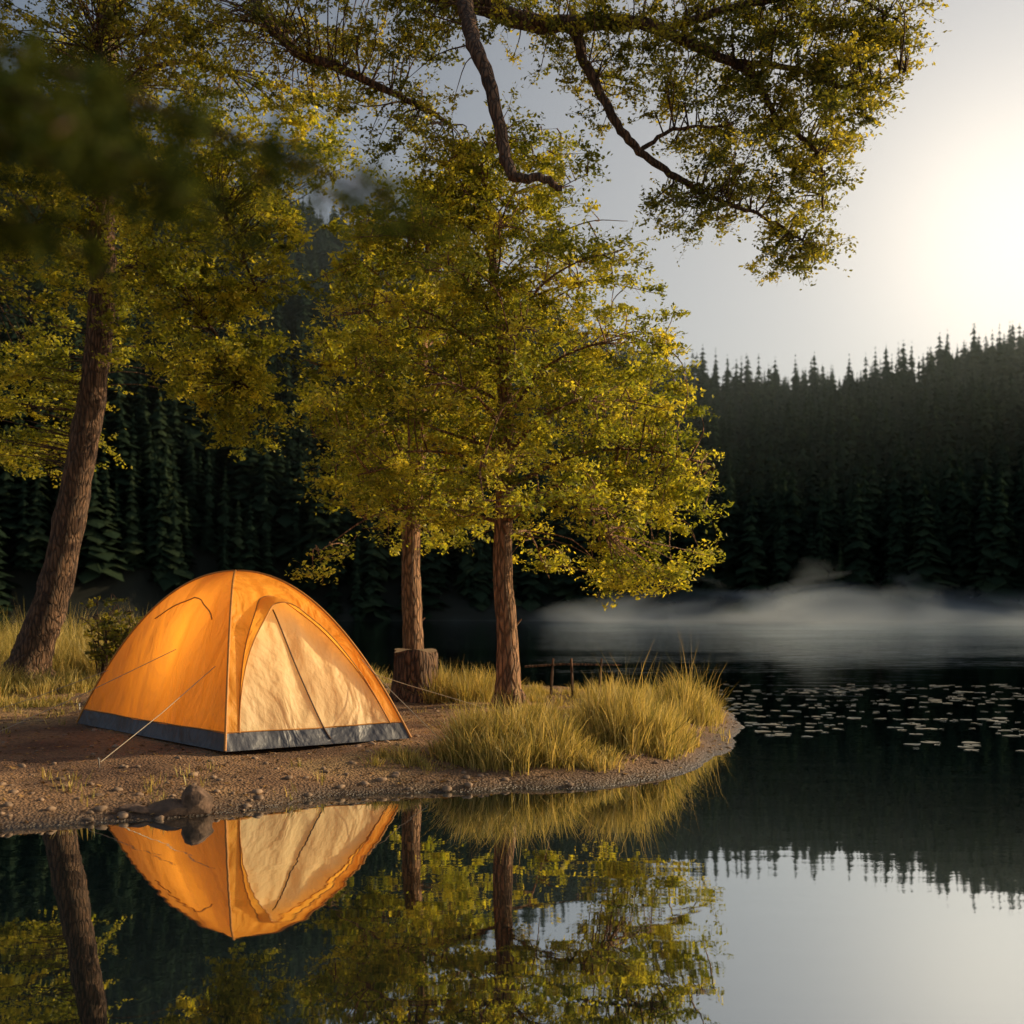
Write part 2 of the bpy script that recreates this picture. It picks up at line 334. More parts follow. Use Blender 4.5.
# ---- big leaning tree with the overhanging limbs
e=empty('leaning_tree'); bark=Geo(); lf=Geo(); lfg=Geo()
bz=gz(-6.38,14.4)
P,R=spline([(-6.42,14.4,bz-.15),(-6.25,14.4,.7),(-5.98,14.4,1.5),(-5.7,14.4,2.9),(-5.46,14.4,4.3),(-5.36,14.4,5.6),(-5.38,14.4,7.3),(-5.2,14.3,9.4),(-5.0,14.2,11.5)],[.33,.24,.21,.185,.17,.16,.15,.14,.08],8)
bark.add(*tube(P,R,18,.05))
for k in range(6):
    a=k*1.05; b=np.array([-6.38,14.4,bz]); bark.add(*tube(*spline([b+[0,0,.35],b+[math.cos(a)*.32,math.sin(a)*.32,.1],b+[math.cos(a)*.7,math.sin(a)*.7,-.06]],[.15,.12,.04],4),8))
def limb(pts,r0,r1):
    n=len(pts); P,R=spline(pts,np.linspace(r0,r1,n),7); P=P+rng.normal(0,.008,P.shape); bark.add(*tube(P,R,9,.05)); return (P,R)
B=[(P[20:],R[20:])]
B.append(limb([(-5.2,14.3,9.2),(-3.5,13,9.1),(-1.8,11.8,8.0),(-.75,11.2,7.5),(-.35,11,7.28),(.15,11,7.08),(.6,11,7.05),(1.2,10.95,7.05),(1.8,10.9,6.8),(2.35,10.8,6.45),(2.6,10.8,6.0)],.16,.025))
B.append(limb([(-.5,10.6,7.3),(-.44,10.4,6.9),(-.34,9.9,6.3),(-.18,9.6,5.75),(-.06,9.4,5.05),(.05,9.3,4.85),(.25,9.3,4.86),(.42,9.3,4.75)],.085,.026))
B.append(limb([(.6,11,7.05),(.78,10.9,6.5),(1.02,10.8,6.0),(1.25,10.8,5.7),(1.6,10.8,5.47),(1.85,10.8,5.3),(2.1,10.7,5.15)],.055,.022))
B.append(limb([(-3.2,12.8,9.0),(-2.7,11.6,7.6),(-2.2,11.2,6.9),(-1.7,11.0,6.6),(-1.05,11,6.3),(-.6,11,6.05)],.08,.02))
B.append(limb([(1.5,10.9,6.95),(2.3,10.7,7.1),(3.1,10.6,7.15),(3.7,10.6,6.9)],.045,.012))
B.append(limb([(2.2,10.8,6.6),(2.8,10.8,6.5),(3.4,10.7,6.25),(3.8,10.6,6.4)],.035,.012))
B.append(limb([(1.25,10.8,5.7),(1.6,10.8,5.92),(2.1,10.8,5.95)],.025,.01))
B.append(limb([(2.1,10.7,5.15),(2.5,10.7,5.0),(2.95,10.7,4.7)],.022,.008))
B.append(limb([(2.6,10.8,6.0),(3.0,10.8,5.7),(3.05,10.8,5.1)],.03,.01))
B.append(limb([(-3.4,12.9,9.05),(-4,11.8,7.9),(-4.2,11.2,7.0),(-4.0,11,6.2)],.07,.015))
B.append(limb([(-.7,11.1,7.4),(-.2,10.8,7.6),(.8,10.6,7.5)],.06,.02))
B2=[(P[20:],R[20:])]
B2.append(limb([(-5.38,14.4,6.6),(-4.6,14.0,6.9),(-3.7,13.8,6.3),(-3.2,13.8,5.2)],.07,.015))
B2.append(limb([(-5.4,14.4,5.5),(-4.6,14.1,5.6),(-3.9,14,4.9),(-3.5,14,4.1)],.06,.012))
B2.append(limb([(-5.36,14.4,6.0),(-6.2,14.6,6.4),(-7.0,14.6,5.6)],.06,.012))
B2.append(limb([(-5.36,14.4,7.2),(-4.4,13.6,7.9),(-3.4,13,7.6)],.06,.012))
C=region([(1.7,6.85,1.1,.5,10.9,.45,100),(2.9,6.9,1.0,.5,10.8,.45,110),(3.4,6.5,.5,.42,10.7,.35,54),(3.0,6.0,.55,.42,10.8,.35,60),(2.1,6.2,.8,.45,10.9,.4,56),(2.5,5.4,.75,.34,10.8,.35,56),(1.75,5.2,.45,.2,10.8,.25,24),(2.75,4.75,.34,.26,10.7,.25,32),
          (.3,7.1,.8,.35,11,.4,44),(.9,6.6,.35,.5,11,.4,12),(-1.6,6.9,.9,.5,11,.5,55),(-2.8,7.1,1.4,.55,11.2,.6,120),(-4.2,6.9,1.1,.6,11.2,.6,120),(-1.0,5.95,.55,.35,11,.3,24),(-.9,7.1,.5,.3,11,.3,30)])
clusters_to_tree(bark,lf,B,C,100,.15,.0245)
C=region([(-3.7,5.9,1.0,1.0,13.9,.5,120),(-3.9,4.6,.85,.8,14,.5,90),(-3.45,3.8,.45,.5,14,.35,40),(-4.9,5.4,.9,1.1,14.2,.6,60),(-6.2,5.5,1.1,1.4,14.8,.6,140),(-6.6,3.9,.9,.9,15.2,.5,80),(-5.0,7.2,1.8,1.0,13.8,.7,150),(-3.0,6.9,1.0,.6,13.5,.5,60)])
C=C[~((np.abs(C[:,0]+5.45)<.33)&(C[:,2]<6.2)&(C[:,1]<14.6))]
clusters_to_tree(bark,lfg,B2,C,100,.2,.034)
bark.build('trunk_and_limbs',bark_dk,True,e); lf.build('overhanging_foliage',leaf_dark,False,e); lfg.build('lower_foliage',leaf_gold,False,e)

# ---- near pine whose soft boughs enter the upper-left
e=empty('pine_tree'); bark=Geo(); lf=Geo()
bz=gz(-1.75,1.5)
P,R=spline([(-1.75,1.5,bz-.1),(-1.73,1.5,1.2),(-1.68,1.52,2.6),(-1.7,1.5,4.2)],[.07,.055,.04,.01],6); bark.add(*tube(P,R,10,.04))
needle=leafmat('pine_needles',[(0,(.012,.022,.008)),(1,(.06,.07,.016))],.3,.0)
for (z0,tips) in [(1.85,(-.50,1.15,1.60)),(2.0,(-.42,1.15,1.70)),(2.15,(-.14,1.1,1.62)),(1.95,(-.62,1.05,1.68)),(2.25,(-.52,1.0,1.72)),(2.2,(-.36,.9,1.60)),(2.0,(-.30,1.0,1.58)),(2.1,(-.48,.95,1.64)),(3.0,(-1.2,1.0,3.0)),(2.6,(-2.4,1.2,2.6)),(3.3,(-1.4,2.2,3.2)),(1.9,(-2.2,.9,1.9)),(3.6,(-2.0,1.9,3.6))]:
    a=np.array([-1.7,1.5,z0]); b=np.array(tips); BP,BR=spline([a,(a+b)/2+[0,0,.08],b],[.014,.008,.003],8); bark.add(*tube(BP,BR,5))
    for k in range(5,len(BP)):
        for s in (-1,1):
            dd=BP[k]-BP[k-1]; dd/=np.linalg.norm(dd); sd=np.cross(dd,[0,0,1])*s; L=.17*(1-.6*k/len(BP))
            tip=BP[k]+dd*L*.7+sd*L+[0,0,-.02]; bark.add(*tube([BP[k],tip],[.003,.0015],3))
            t=rng.uniform(0,1,42)[:,None]; lf.add(*leaves(BP[k]*(1-t)+tip*t+rng.normal(0,.015,(42,3)),.008,5.0,0))
bark.build('trunk_and_boughs',bark_dk,True,e); lf.build('needles',needle,False,e)

# ---------------------------------------------------------------- grass
def blades(T,nper,h,spread,width=.006,lean=.5,edge=.015):
    n=len(T)*nper; c=np.repeat(T,nper,0); hh=np.repeat(h,nper)*rng.uniform(.35,1.2,n)
    a=rng.uniform(0,6.28,n); q=np.abs(rng.normal(0,1,n)); bx=c[:,0]+np.cos(a)*q*spread; by=c[:,1]+np.sin(a)*q*spread
    z=height(bx,by); ok=z>edge; bx,by,z,a,q,hh=[v[ok] for v in (bx,by,z,a,q,hh)]; n=len(bx)
    ln=lean*rng.uniform(.2,1.1,n)*(.4+.4*q); a=a+rng.normal(0,.6,n)
    d=np.stack([np.cos(a),np.sin(a)],-1); w=width*rng.uniform(.5,1.3,n); fa=rng.uniform(0,6.28,n); sx=np.cos(fa)*w;sy=np.sin(fa)*w
    V=[]
    for t,ww in ((0,1),(.4,.85),(.75,.55),(1,.08)):
        off=ln*hh*t**2; zz=z-.02+hh*t*(1-.25*ln*t)
        x=bx+d[:,0]*off;y=by+d[:,1]*off
        V.append(np.stack([x-sx*ww,y-sy*ww,zz],-1));V.append(np.stack([x+sx*ww,y+sy*ww,zz],-1))
    V=np.stack(V,1).reshape(-1,3); o=(np.arange(n)*8)[:,None]
    F=np.concatenate([o+np.array([[0,1,3,2]]),o+np.array([[2,3,5,4]]),o+np.array([[4,5,7,6]])])
    return V,F,np.repeat(rng.uniform(0,1,n),8)
def tufts(zones):
    T=[];H=[]
    for (x,y,rx,ry,n,h) in zones:
        a=rng.uniform(0,6.28,n);q=np.sqrt(rng.uniform(0,1,n)); T.append(np.stack([x+rx*q*np.cos(a),y+ry*q*np.sin(a)],-1)); H.append(h*(1-.55*q**2)*rng.uniform(.5,1.3,n))
    return np.concatenate(T),np.concatenate(H)
grass_mat=leafmat('grass_blades',[(0,(.11,.12,.028)),(.45,(.40,.33,.09)),(1,(.70,.53,.21))],.45,.02,(1.25,1.08,.65))
g=Geo()
T,H=tufts([(-.02,8.15,.58,.5,105,.40),(.45,8.0,.3,.3,26,.22),(.9,8.75,.42,.5,78,.48),(1.25,9.5,.3,.5,32,.34),(1.75,11.3,.35,.7,54,.42),(.7,10.2,.9,.9,60,.24),(-.55,12.4,.6,.6,60,.42),(.9,13.2,1.3,1,50,.22),(-.75,7.75,.3,.2,12,.15),(1.5,8.9,.25,.5,14,.2)])
g.add(*blades(T,90,H,.06,.0038,.75,.055))
T,H=tufts([(.0,8.2,.55,.5,30,.55),(.9,8.8,.4,.5,40,.70),(1.75,11,.4,.8,34,.75),(-.5,12.3,.5,.5,16,.55)])
g.add(*blades(T,9,H,.05,.003,.5,.055))
g.build('grass',grass_mat,False)
g=Geo()
T,H=tufts([(-6.6,13.2,1.6,1.0,110,.42),(-6.5,16.5,3.0,2.0,260,.9),(-4.5,15.5,2.0,1.2,110,.75),(-8.5,12,1.5,2,70,.45),(-11,20,5,5,240,.9),(-2.6,15.2,1.6,1.2,80,.3),(-3.6,12.2,.6,.4,30,.25),(-5.5,11.6,1.0,.35,40,.16)])
g.add(*blades(T,58,H,.10,.006,.7))
g.build('grass',grass_mat,False)
# leafy shrubs behind the tent on the left
e=empty('shrub'); bark=Geo(); lf=Geo()
stems=[]
for (sx,sy,h) in [(-5.0,13.6,.95),(-4.75,13.9,1.05),(-5.25,14.0,1.0),(-4.5,13.7,.75)]:
    z0=gz(sx,sy)
    for k in range(7):
        a=rng.uniform(0,6.28); b_=np.array([sx,sy,z0-.03]); t_=b_+[math.cos(a)*.28,math.sin(a)*.28,h*rng.uniform(.7,1.1)]
        PP,RR=spline([b_,(b_+t_)/2+[0,0,.12],t_],[.010,.007,.003],5); bark.add(*tube(PP,RR,5)); stems.append((PP,RR))
C=np.array([s[0][j]+rng.normal(0,.06,3) for s in stems for j in (4,6,8,10)])
clusters_to_tree(bark,lf,stems,C,26,.09,.034); bark.build('stems',bark_dk,True,e); lf.build('leaves',leaf_dark,False,e)
g=Geo()
n=620; T=np.stack([rng.uniform(-6,2.1,n),rng.uniform(6.4,14,n)],-1); k=noise2(T[:,0],T[:,1],1.5,3)>.05
inside=np.hypot(T[:,0]+2.3,T[:,1]-9.2)>1.75; T=T[k&inside]
g.add(*blades(T,14,np.full(len(T),.09),.06,.004))
g.build('short_grass',grass_mat,False)
n=6200; x=rng.uniform(-6.5,2.4,n);y=6+rng.uniform(0,1,n)**1.3*9; z=height(x,y); k=z>.01
V,F,A=leaves(np.stack([x[k],y[k],z[k]+.008],-1),.022,1.8,6)
g=Geo(); g.add(V,F,A); g.build('fallen_leaves',leafmat('leaf_litter',[(0,(.05,.028,.014)),(.6,(.22,.12,.05)),(1,(.5,.3,.10))],.2),False)
bpy.ops.mesh.primitive_ico_sphere_add(subdivisions=2,radius=1); o=bpy.context.object
iv=np.array([v.co for v in o.data.vertices]); iff=np.array([p.vertices[:] for p in o.data.polygons]); bpy.data.objects.remove(o)
bpy.ops.mesh.primitive_ico_sphere_add(subdivisions=5,radius=1); o=bpy.context.object
iv5=np.array([v.co for v in o.data.vertices]); iff5=np.array([p.vertices[:] for p in o.data.polygons]); bpy.data.objects.remove(o)
def rock(c,s,rough=.18,seed=0):
    r=np.random.default_rng(seed); k=r.normal(size=(4,3))*1.6; d=1+sum(rough/2*np.sin(iv@kk+r.uniform(0,6)) for kk in k)
    a=r.uniform(0,6.28); ca,sa=math.cos(a),math.sin(a); v=iv*d[:,None]*np.array(s); v=np.stack([v[:,0]*ca-v[:,1]*sa,v[:,0]*sa+v[:,1]*ca,v[:,2]],-1)
    return v+np.array(c),iff
g=Geo(); n=3000; x=rng.uniform(-4.5,2.6,n);y=6+rng.uniform(0,1,n)**1.3*7; z=height(x,y); k=(z>.0)&((z<.13)|(rng.uniform(0,1,n)<.35)); x,y,z=x[k],y[k],z[k]
for i_ in range(len(x)):
    s=.005+.024*rng.uniform()**3
    g.add(*rock((x[i_],y[i_],z[i_]+s*.1),(s*1.2,s,s*.6),.3,i_),np.full(len(iv),rng.uniform()))
g.build('gravel',simple('pebble_stone',(.24,.155,.095),.85,.45,9),True)
def crag(c,s,seed,ncut=16):
    r=np.random.default_rng(seed); v=iv5.copy()
    for _ in range(ncut):
        nn=r.normal(size=3); nn/=np.linalg.norm(nn); h=r.uniform(.6,.9); dd=v@nn-h; v=v-np.where(dd>0,dd,0)[:,None]*nn
    for f,am in ((5,.03),(11,.02),(23,.012)): v=v*(1+am*np.sin(v@(r.normal(size=3)*f))[:,None]*np.cos(v@(r.normal(size=3)*f))[:,None])
    return v*np.array(s)+np.array(c)
rk=simple('shore_stone',(.13,.075,.045),.9,.5,14,bump=1.0)
e=empty('shore_rock'); g=Geo()
g.add(crag((-1.98,6.45,.03),(.24,.14,.08),11,24),iff5); g.add(crag((-1.84,6.44,.08),(.10,.09,.105),12,22),iff5); g.add(crag((-2.2,6.42,.02),(.12,.09,.05),5),iff5); g.build('stone',rk,True,e)

# ---------------------------------------------------------------- stump
e=empty('tree_stump'); g=Geo(); sx,sy=-1.08,12.2; z0=gz(sx,sy)
a=np.linspace(0,2*np.pi,36,endpoint=False); zs=np.array([-.08,0,.08,.2,.35,.5,.55]); rs=np.array([.36,.31,.265,.24,.235,.235,.225])
V=[];
for z,r in zip(zs,rs):
    rr=r*(1+.07*np.sin(5*a+z*2)+.04*np.sin(9*a+1)+.03*rng.normal(size=36)); V.append(np.stack([sx+rr*np.cos(a),sy+rr*np.sin(a),z0+z+(.02*np.sin(3*a) if z>.4 else 0*a)],-1))
V=np.concatenate(V); i=np.arange(6)[:,None]*36;j=np.arange(36)[None]; F=np.stack([i+j,i+(j+1)%36,i+36+(j+1)%36,i+36+j],-1).reshape(-1,4)
g.add(V,F); g.build('stump_bark',bark_dk,True,e)
g=Geo(); top=V[-36:]; vv=np.vstack([top,[[sx,sy,z0+.56]]]); g.add(vv,np.stack([np.arange(36),(np.arange(36)+1)%36,np.full(36,36)],-1)); g.build('cut_face',simple('cut_wood',(.3,.19,.10),.8,.3,14),False,e)

# ---------------------------------------------------------------- stick rail at the water
e=empty('wooden_railing'); g=Geo()
zz=gz(.7,13.0)
for x,t in ((.45,.02),(.72,-.01),(1.02,.02)): g.add(*tube([(x,13,zz-.1),(x+t,13,zz+.22),(x+t*2,13,zz+.48)],[.018,.016,.013],6,.08))
g.add(*tube([(.15,13.02,zz+.38),(.6,13.03,zz+.41),(1.3,13.02,zz+.40)],[.014,.014,.01],6,.08))
g.build('sticks',bark_dk,True,e)

# ---------------------------------------------------------------- lily pads
g=Geo(); n=760
y=9.3+rng.uniform(0,1,n)**.8*8.5; x=y*rng.uniform(.19,.52,n)
dens=noise2(x,y*2.2,1.1,2)+.5*noise2(x,y,4,1); k=(dens>-.05)&(x>1.8+(y>9)*.5); x,y=x[k],y[k]
for i_ in range(len(x)):
    s=.025+.065*rng.uniform()**2; m=14; a0=rng.uniform(0,6.28); a=a0+np.linspace(.18,6.1,m); rr=s*(1+.06*np.sin(3*a+a0))
    z=.003+.0015*rng.normal(size=m)
    v=np.vstack([[[x[i_],y[i_],.004]],np.stack([x[i_]+rr*np.cos(a),y[i_]+rr*np.sin(a)*.9,np.abs(z)+.002],-1)])
    g.add(v,np.stack([np.zeros(m-1,int),np.arange(1,m),np.arange(2,m+1)],-1),np.full(m+1,rng.uniform()))
pm,nt,out=newmat('lily_pad'); at=N(nt,'ShaderNodeAttribute',attribute_name='rnd'); r=ramp(nt,[(0,(.05,.06,.035)),(1,(.27,.23,.14))]); nt.links.new(at.outputs['Fac'],r.inputs[0])
p=N(nt,'ShaderNodeBsdfPrincipled'); p.inputs['Roughness'].default_value=.28; nt.links.new(r.outputs[0],p.inputs['Base Color']); nt.links.new(p.outputs[0],out.inputs[0])
g.build('lily_pads',pm,True)

# ---------------------------------------------------------------- tent
def fabric(name,col,trans,rough=.5):
    m,nt,out=newmat(name); L=nt.links.new
    geo=N(nt,'ShaderNodeTexCoord')
    n1=N(nt,'ShaderNodeTexNoise'); n1.inputs['Scale'].default_value=2.6; n1.inputs['Detail'].default_value=3; n1.inputs['Distortion'].default_value=1.2
    n2=N(nt,'ShaderNodeTexNoise'); n2.inputs['Scale'].default_value=14; n2.inputs['Detail'].default_value=4
    mp=N(nt,'ShaderNodeMapping'); mp.inputs['Scale'].default_value=(1,1,.35); L(geo.outputs['Object'],mp.inputs[0])
    L(mp.outputs[0],n1.inputs['Vector']); L(mp.outputs[0],n2.inputs['Vector'])
    ma=N(nt,'ShaderNodeMath',operation='MULTIPLY_ADD'); ma.inputs[1].default_value=.2; L(n2.outputs[0],ma.inputs[0]); L(n1.outputs[0],ma.inputs[2])
    b=N(nt,'ShaderNodeBump'); b.inputs['Strength'].default_value=.75; b.inputs['Distance'].default_value=.11; L(ma.outputs[0],b.inputs['Height'])
    r=ramp(nt,[(.3,tuple(c*.88 for c in col)),(.7,tuple(min(.97,c*1.06) for c in col))]); L(n1.outputs[0],r.inputs[0])
    d=N(nt,'ShaderNodeBsdfPrincipled'); d.inputs['Roughness'].default_value=rough; L(r.outputs[0],d.inputs['Base Color']); L(b.outputs[0],d.inputs['Normal'])
    t=N(nt,'ShaderNodeBsdfTranslucent'); L(r.outputs[0],t.inputs[0]); L(b.outputs[0],t.inputs['Normal'])
    mx=N(nt,'ShaderNodeMixShader'); mx.inputs[0].default_value=trans; L(d.outputs[0],mx.inputs[1]); L(t.outputs[0],mx.inputs[2]); L(mx.outputs[0],out.inputs[0])
    return m
orange=fabric('tent_orange',(.95,.46,.065),.55); cream=fabric('tent_door_fabric',(.95,.72,.38),.5); grey=fabric('tent_skirt',(.09,.09,.10),.05); trim=simple('tent_trim',(.5,.2,.03),.6,.1)
dark=simple('tent_zip',(.10,.05,.025),.5,.1); cordm=simple('guy_cord',(.4,.32,.22),.7,.1)
C0=np.array([-2.33,9.28]); K=[np.array(p)-C0 for p in ((-2.05,7.86),(-.80,8.70),(-2.62,10.72),(-3.90,9.86))]
H=1.34; tz=gz(-2.33,9.28)+.01
def TP(k,s,t,out_=0.):
    s=np.asarray(s,float);t=np.asarray(t,float)
    th=t*np.pi/2; gg=np.cos(th); z=H*(1-gg**2.1)
    a=K[k];b=K[(k+1)%4]
    sag=1-.05*4*s*(1-s)*np.sin(np.pi*np.clip(t,0,1))
    px=C0[0]+gg*((1-s)*a[0]+s*b[0])*sag; py=C0[1]+gg*((1-s)*a[1]+s*b[1])*sag
    w=.014*np.sin(18*s+6*t)*np.sin(np.pi*s)*np.sin(np.pi*t)+.009*np.sin(31*s-9*t)*np.sin(np.pi*s)*np.sin(np.pi*t)
    nrm=(a+b);nrm=nrm/np.linalg.norm(nrm)
    return np.stack([px+nrm[0]*(w+out_),py+nrm[1]*(w+out_),tz+z+0*px],-1)
te=empty('camping_tent')
ns,ntt=120,120
S,Tt=np.meshgrid(np.linspace(0,1,ns+1),np.linspace(0,.995,ntt+1))
for k in range(4):
    V=TP(k,S,Tt).reshape(-1,3); i=(np.arange(ntt)[:,None]*(ns+1)+np.arange(ns)[None]); F=np.stack([i,i+1,i+ns+2,i+ns+1],-1).reshape(-1,4)
    sc=((S[:-1,:-1]+S[1:,1:])/2).ravel(); tc_=((Tt[:-1,:-1]+Tt[1:,1:])/2).ravel(); zf=1-np.cos(tc_*np.pi/2)**2.1
    mi=np.zeros(len(sc),int)
    if k==0: mi[(np.abs((sc-.5)/.43)**2.2+(zf/.84)**3<1)]=1
    mi[zf<.085+.02*np.abs(sc-.5)]=2
    mesh_np('fly_panel',V,F,[orange,cream,grey],True,None,te,mi)
v=[(C0[0]+k[0]*.98,C0[1]+k[1]*.98,tz+.02) for k in K]; mesh_np('groundsheet',v,np.array([[0,1,2,3]]),simple('groundsheet_fabric',(.4,.27,.15),.7,.1),False,None,te)
g=Geo()
tt=np.linspace(0,.995,40)
for k in range(4):
    g.add(*tube(TP(k,np.zeros(40),tt)+np.array([0,0,.004]),np.full(40,.010),6))
g.build('pole_sleeves',trim,True,te)
IP=1/2.1
ph=np.linspace(0,np.pi,60); sd=.5-.43*np.sign(np.cos(ph))*np.abs(np.cos(ph))**(2/2.2); zd=.84*np.sin(ph)**(2/3); zd=np.maximum(zd,.09)
td=np.arccos((1-zd)**IP)/(np.pi/2)
rim=TP(0,sd,td,.004); g=Geo(); g.add(*tube(rim,np.full(60,.006),6)); g.build('door_piping',trim,True,te)
bw=np.sin(ph)**1.5; b0=TP(0,sd,td,.0); b1=b0+np.stack([.15*bw,-.16*bw,-.05*bw],-1)
bm_=(b0+b1)/2+np.array([0,0,.02])*bw[:,None]
VV=np.concatenate([b0,bm_,b1]); i=np.arange(59)[:,None]; F=np.concatenate([np.stack([i[:,0],i[:,0]+1,i[:,0]+61,i[:,0]+60],-1),np.stack([i[:,0]+60,i[:,0]+61,i[:,0]+121,i[:,0]+120],-1)])
mesh_np('door_brow',VV,F,orange,True,None,te)
g=Geo(); g.add(*tube(b1,np.full(60,.005),6)); g.build('brow_piping',trim,True,te)
g=Geo(); t=np.linspace(.10,.66,30); g.add(*tube(TP(0,np.linspace(.56,.46,30),t,.008),np.full(30,.006),5))
g.build('door_zip',dark,True,te)
g=Geo(); t=np.linspace(.1,.97,30); g.add(*tube(TP(3,np.linspace(.12,.8,30),np.full(30,.62)+.1*np.sin(np.linspace(0,3.14,30)),.004),np.full(30,.006),5))
for k in range(4): 
    s=np.linspace(0,1,40); zf=.087+.02*np.abs(s-.5); g.add(*tube(TP(k,s,np.arccos((1-zf)**IP)/(np.pi/2),.003),np.full(40,.005),5))
g.build('seams',trim,True,te)
g=Geo(); pg=Geo()
for (p,q) in [(TP(1,.05,.55),(-.5,8.35)),(TP(1,.5,.5),(.1,9.9)),(TP(3,.9,.45),(-2.75,7.35)),(TP(3,.5,.5),(-4.1,8.5)),(TP(3,.02,.4),(-4.9,9.9)),(TP(2,.9,.5),(-4.4,11.2))]:
    p=np.asarray(p).reshape(3); qz=gz(*q); e_=np.array([q[0],q[1],qz+.04]); mid=(p+e_)/2-[0,0,.015]
    g.add(*tube([p,mid,e_],[.003]*3,5)); d=(p-e_)/np.linalg.norm(p-e_)
    pg.add(*tube([e_-d*.02+[0,0,.04],e_+[0,0,-.12]],[.006,.004],6))
g.build('guy_lines',cordm,True,te); pg.build('pegs',simple('peg_metal',(.4,.4,.4),.35,.1,metal=1),True,te)
le=empty('added_lantern'); lx,ly,lz=-2.40,9.38,tz+.66  # unseen lantern, added inside the tent to make its fabric glow
g=Geo(); g.add(*tube([(lx,ly,lz+.10),(lx,ly,lz+.13),(lx,ly,lz+.15)],[.05,.045,.01],14)); g.add(*tube([(lx,ly,lz-.13),(lx,ly,lz-.10)],[.05,.05],14)); g.add(*tube([(lx,ly,lz+.15),(lx,ly,tz+H-.02)],[.002,.002],4))
for k in range(4):
    a=k*math.pi/2; g.add(*tube([(lx+.045*math.cos(a),ly+.045*math.sin(a),lz-.1),(lx+.045*math.cos(a),ly+.045*math.sin(a),lz+.1)],[.003,.003],4))
g.build('added_lantern_frame',simple('added_lantern_metal',(.1,.1,.1),.4,.1),True,le)
pl=bpy.data.lights.new('added_glow_bulb','POINT'); pl.energy=21; pl.color=(1,.68,.30); pl.shadow_soft_size=.035  # added point light, brightens the tent panels from within
po=bpy.data.objects.new('added_glow_bulb',pl); scene.collection.objects.link(po); po.location=(lx,ly,lz); po.parent=le

# ---------------------------------------------------------------- mist + haze
def box(name,lo,hi,mat):
    x0,y0,z0=lo;x1,y1,z1=hi
    v=[(x0,y0,z0),(x1,y0,z0),(x1,y1,z0),(x0,y1,z0),(x0,y0,z1),(x1,y0,z1),(x1,y1,z1),(x0,y1,z1)]
    return mesh_np(name,v,np.array([[0,3,2,1],[4,5,6,7],[0,1,5,4],[1,2,6,5],[2,3,7,6],[3,0,4,7]]),mat)
m,nt,out=newmat('mist_vapour'); L=nt.links.new
geo=N(nt,'ShaderNodeNewGeometry'); mp=N(nt,'ShaderNodeMapping'); mp.inputs['Scale'].default_value=(.085,.06,.26); L(geo.outputs['Position'],mp.inputs[0])
no=N(nt,'ShaderNodeTexNoise'); no.inputs['Scale'].default_value=1; no.inputs['Detail'].default_value=3; no.inputs['Distortion'].default_value=.8; L(mp.outputs[0],no.inputs['Vector'])
sp=N(nt,'ShaderNodeSeparateXYZ'); L(geo.outputs['Position'],sp.inputs[0])
zr=N(nt,'ShaderNodeMapRange'); zr.inputs[1].default_value=0;zr.inputs[2].default_value=7;zr.inputs[3].default_value=.14;zr.inputs[4].default_value=-.36; L(sp.outputs[2],zr.inputs[0])
xr=N(nt,'ShaderNodeMapRange'); xr.inputs[1].default_value=-14;xr.inputs[2].default_value=14;xr.inputs[3].default_value=-.5;xr.inputs[4].default_value=0; L(sp.outputs[0],xr.inputs[0])
yr=N(nt,'ShaderNodeMapRange'); yr.inputs[1].default_value=66;yr.inputs[2].default_value=98;yr.inputs[3].default_value=-.35;yr.inputs[4].default_value=0; L(sp.outputs[1],yr.inputs[0])
acc=no.outputs[0]
for q in (zr,xr,yr):
    ad=N(nt,'ShaderNodeMath',operation='ADD'); L(acc,ad.inputs[0]); L(q.outputs[0],ad.inputs[1]); acc=ad.outputs[0]
mr=N(nt,'ShaderNodeMapRange'); mr.inputs[1].default_value=.40;mr.inputs[2].default_value=.75;mr.inputs[3].default_value=0;mr.inputs[4].default_value=.062; L(acc,mr.inputs[0])
vs=N(nt,'ShaderNodeVolumeScatter'); vs.inputs['Color'].default_value=(.76,.90,1,1); vs.inputs['Anisotropy'].default_value=.2; L(mr.outputs[0],vs.inputs['Density']); L(vs.outputs[0],out.inputs['Volume'])
box('mist',(-16,64,.02),(80,117,7.2),m)
m,nt,out=newmat('haze_air'); vs=N(nt,'ShaderNodeVolumeScatter'); vs.inputs['Color'].default_value=(.74,.90,.86,1); vs.inputs['Density'].default_value=.0011; vs.inputs['Anisotropy'].default_value=.68; nt.links.new(vs.outputs[0],out.inputs['Volume'])
box('haze',(-160,118.5,.01),(190,250,85),m)

# ---------------------------------------------------------------- sky + sun
w=bpy.data.worlds.new('World'); scene.world=w; w.use_nodes=True; nt=w.node_tree; nt.nodes.clear(); L=nt.links.new
out=N(nt,'ShaderNodeOutputWorld'); sky=N(nt,'ShaderNodeTexSky'); sky.sky_type='NISHITA'; sky.sun_disc=False; sky.sun_elevation=SUN_EL; sky.sun_rotation=SUN_AZ; sky.dust_density=3; sky.air_density=1.0; sky.ozone_density=1
hs=N(nt,'ShaderNodeHueSaturation'); hs.inputs['Saturation'].default_value=.7; L(sky.outputs[0],hs.inputs['Color'])
bg=N(nt,'ShaderNodeBackground'); bg.inputs[1].default_value=.12; L(hs.outputs[0],bg.inputs[0])
tc=N(nt,'ShaderNodeTexCoord'); dp=N(nt,'ShaderNodeVectorMath',operation='DOT_PRODUCT')
ga=math.radians(24.5); ge=math.radians(17.5); dp.inputs[1].default_value=(math.sin(ga)*math.cos(ge),math.cos(ga)*math.cos(ge),math.sin(ge)); L(tc.outputs['Generated'],dp.inputs[0])
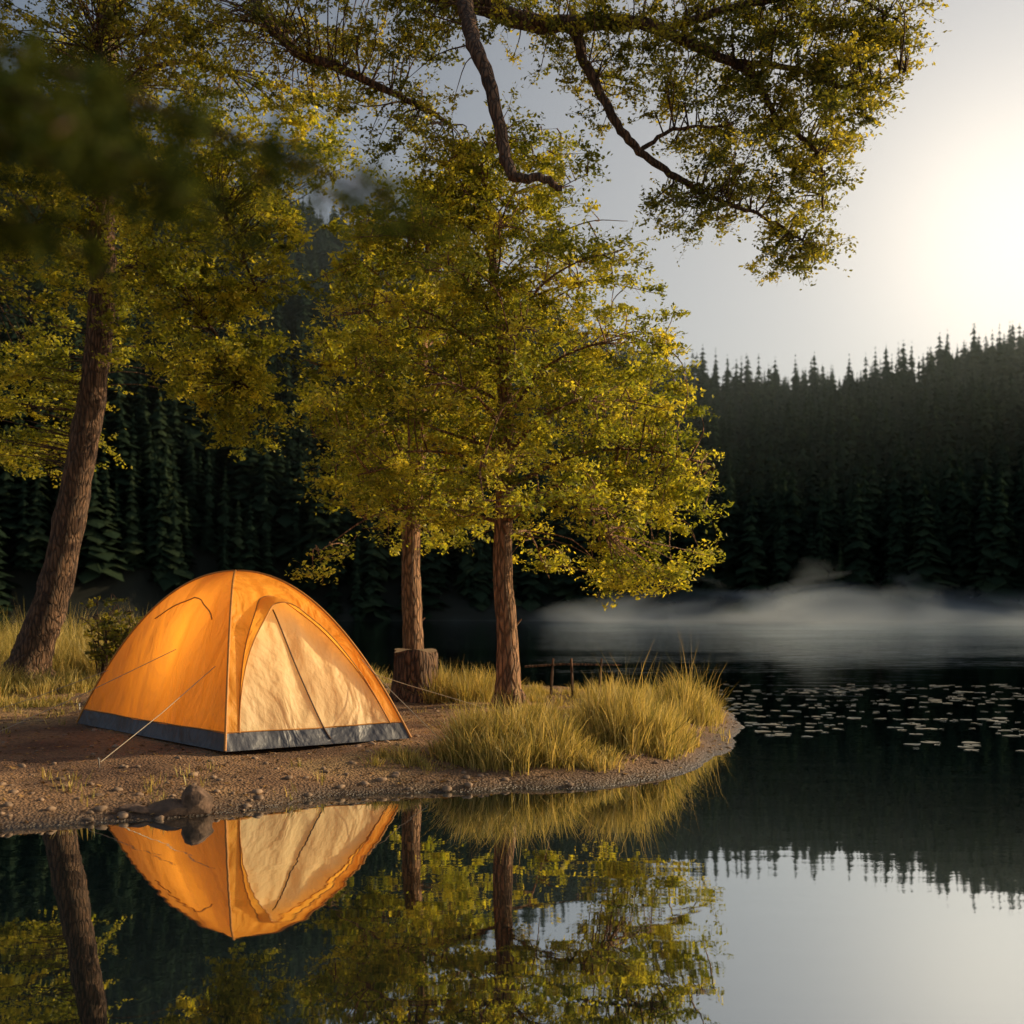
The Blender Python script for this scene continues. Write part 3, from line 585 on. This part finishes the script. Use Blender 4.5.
mx=N(nt,'ShaderNodeMath',operation='MAXIMUM'); mx.inputs[1].default_value=0; L(dp.outputs['Value'],mx.inputs[0])
p1=N(nt,'ShaderNodeMath',operation='POWER'); p1.inputs[1].default_value=11; L(mx.outputs[0],p1.inputs[0])
p2=N(nt,'ShaderNodeMath',operation='POWER'); p2.inputs[1].default_value=150; L(mx.outputs[0],p2.inputs[0])
s1=N(nt,'ShaderNodeMath',operation='MULTIPLY'); s1.inputs[1].default_value=.33; L(p1.outputs[0],s1.inputs[0])
s2=N(nt,'ShaderNodeMath',operation='MULTIPLY'); s2.inputs[1].default_value=.48; L(p2.outputs[0],s2.inputs[0])
sa=N(nt,'ShaderNodeMath',operation='ADD'); L(s1.outputs[0],sa.inputs[0]); L(s2.outputs[0],sa.inputs[1])
b2=N(nt,'ShaderNodeBackground'); b2.inputs[0].default_value=(1,.82,.56,1); L(sa.outputs[0],b2.inputs[1])
ads=N(nt,'ShaderNodeAddShader'); L(bg.outputs[0],ads.inputs[0]); L(b2.outputs[0],ads.inputs[1]); L(ads.outputs[0],out.inputs[0])
sl=bpy.data.lights.new('sun','SUN'); sl.energy=5; sl.angle=math.radians(.6); sl.color=(1,.77,.45)
so=bpy.data.objects.new('sun',sl); scene.collection.objects.link(so)
d=Vector((math.sin(SUN_AZ)*math.cos(SUN_EL),math.cos(SUN_AZ)*math.cos(SUN_EL),math.sin(SUN_EL))); so.rotation_euler=d.to_track_quat('Z','Y').to_euler(); so.location=(30,20,20)

# ---------------------------------------------------------------- camera
cd=bpy.data.cameras.new('camera'); cd.sensor_width=36; cd.lens=36*1100/1024; cd.shift_y=98/1024; cd.clip_end=2000; cd.clip_start=.05
cd.dof.use_dof=True; cd.dof.focus_distance=9; cd.dof.aperture_fstop=2.0
co=bpy.data.objects.new('camera',cd); scene.collection.objects.link(co); co.location=(0,0,CAMH); co.rotation_euler=(math.radians(90),0,0); scene.camera=co
scene.view_settings.view_transform='Standard'; scene.view_settings.look='None'; scene.view_settings.exposure=0
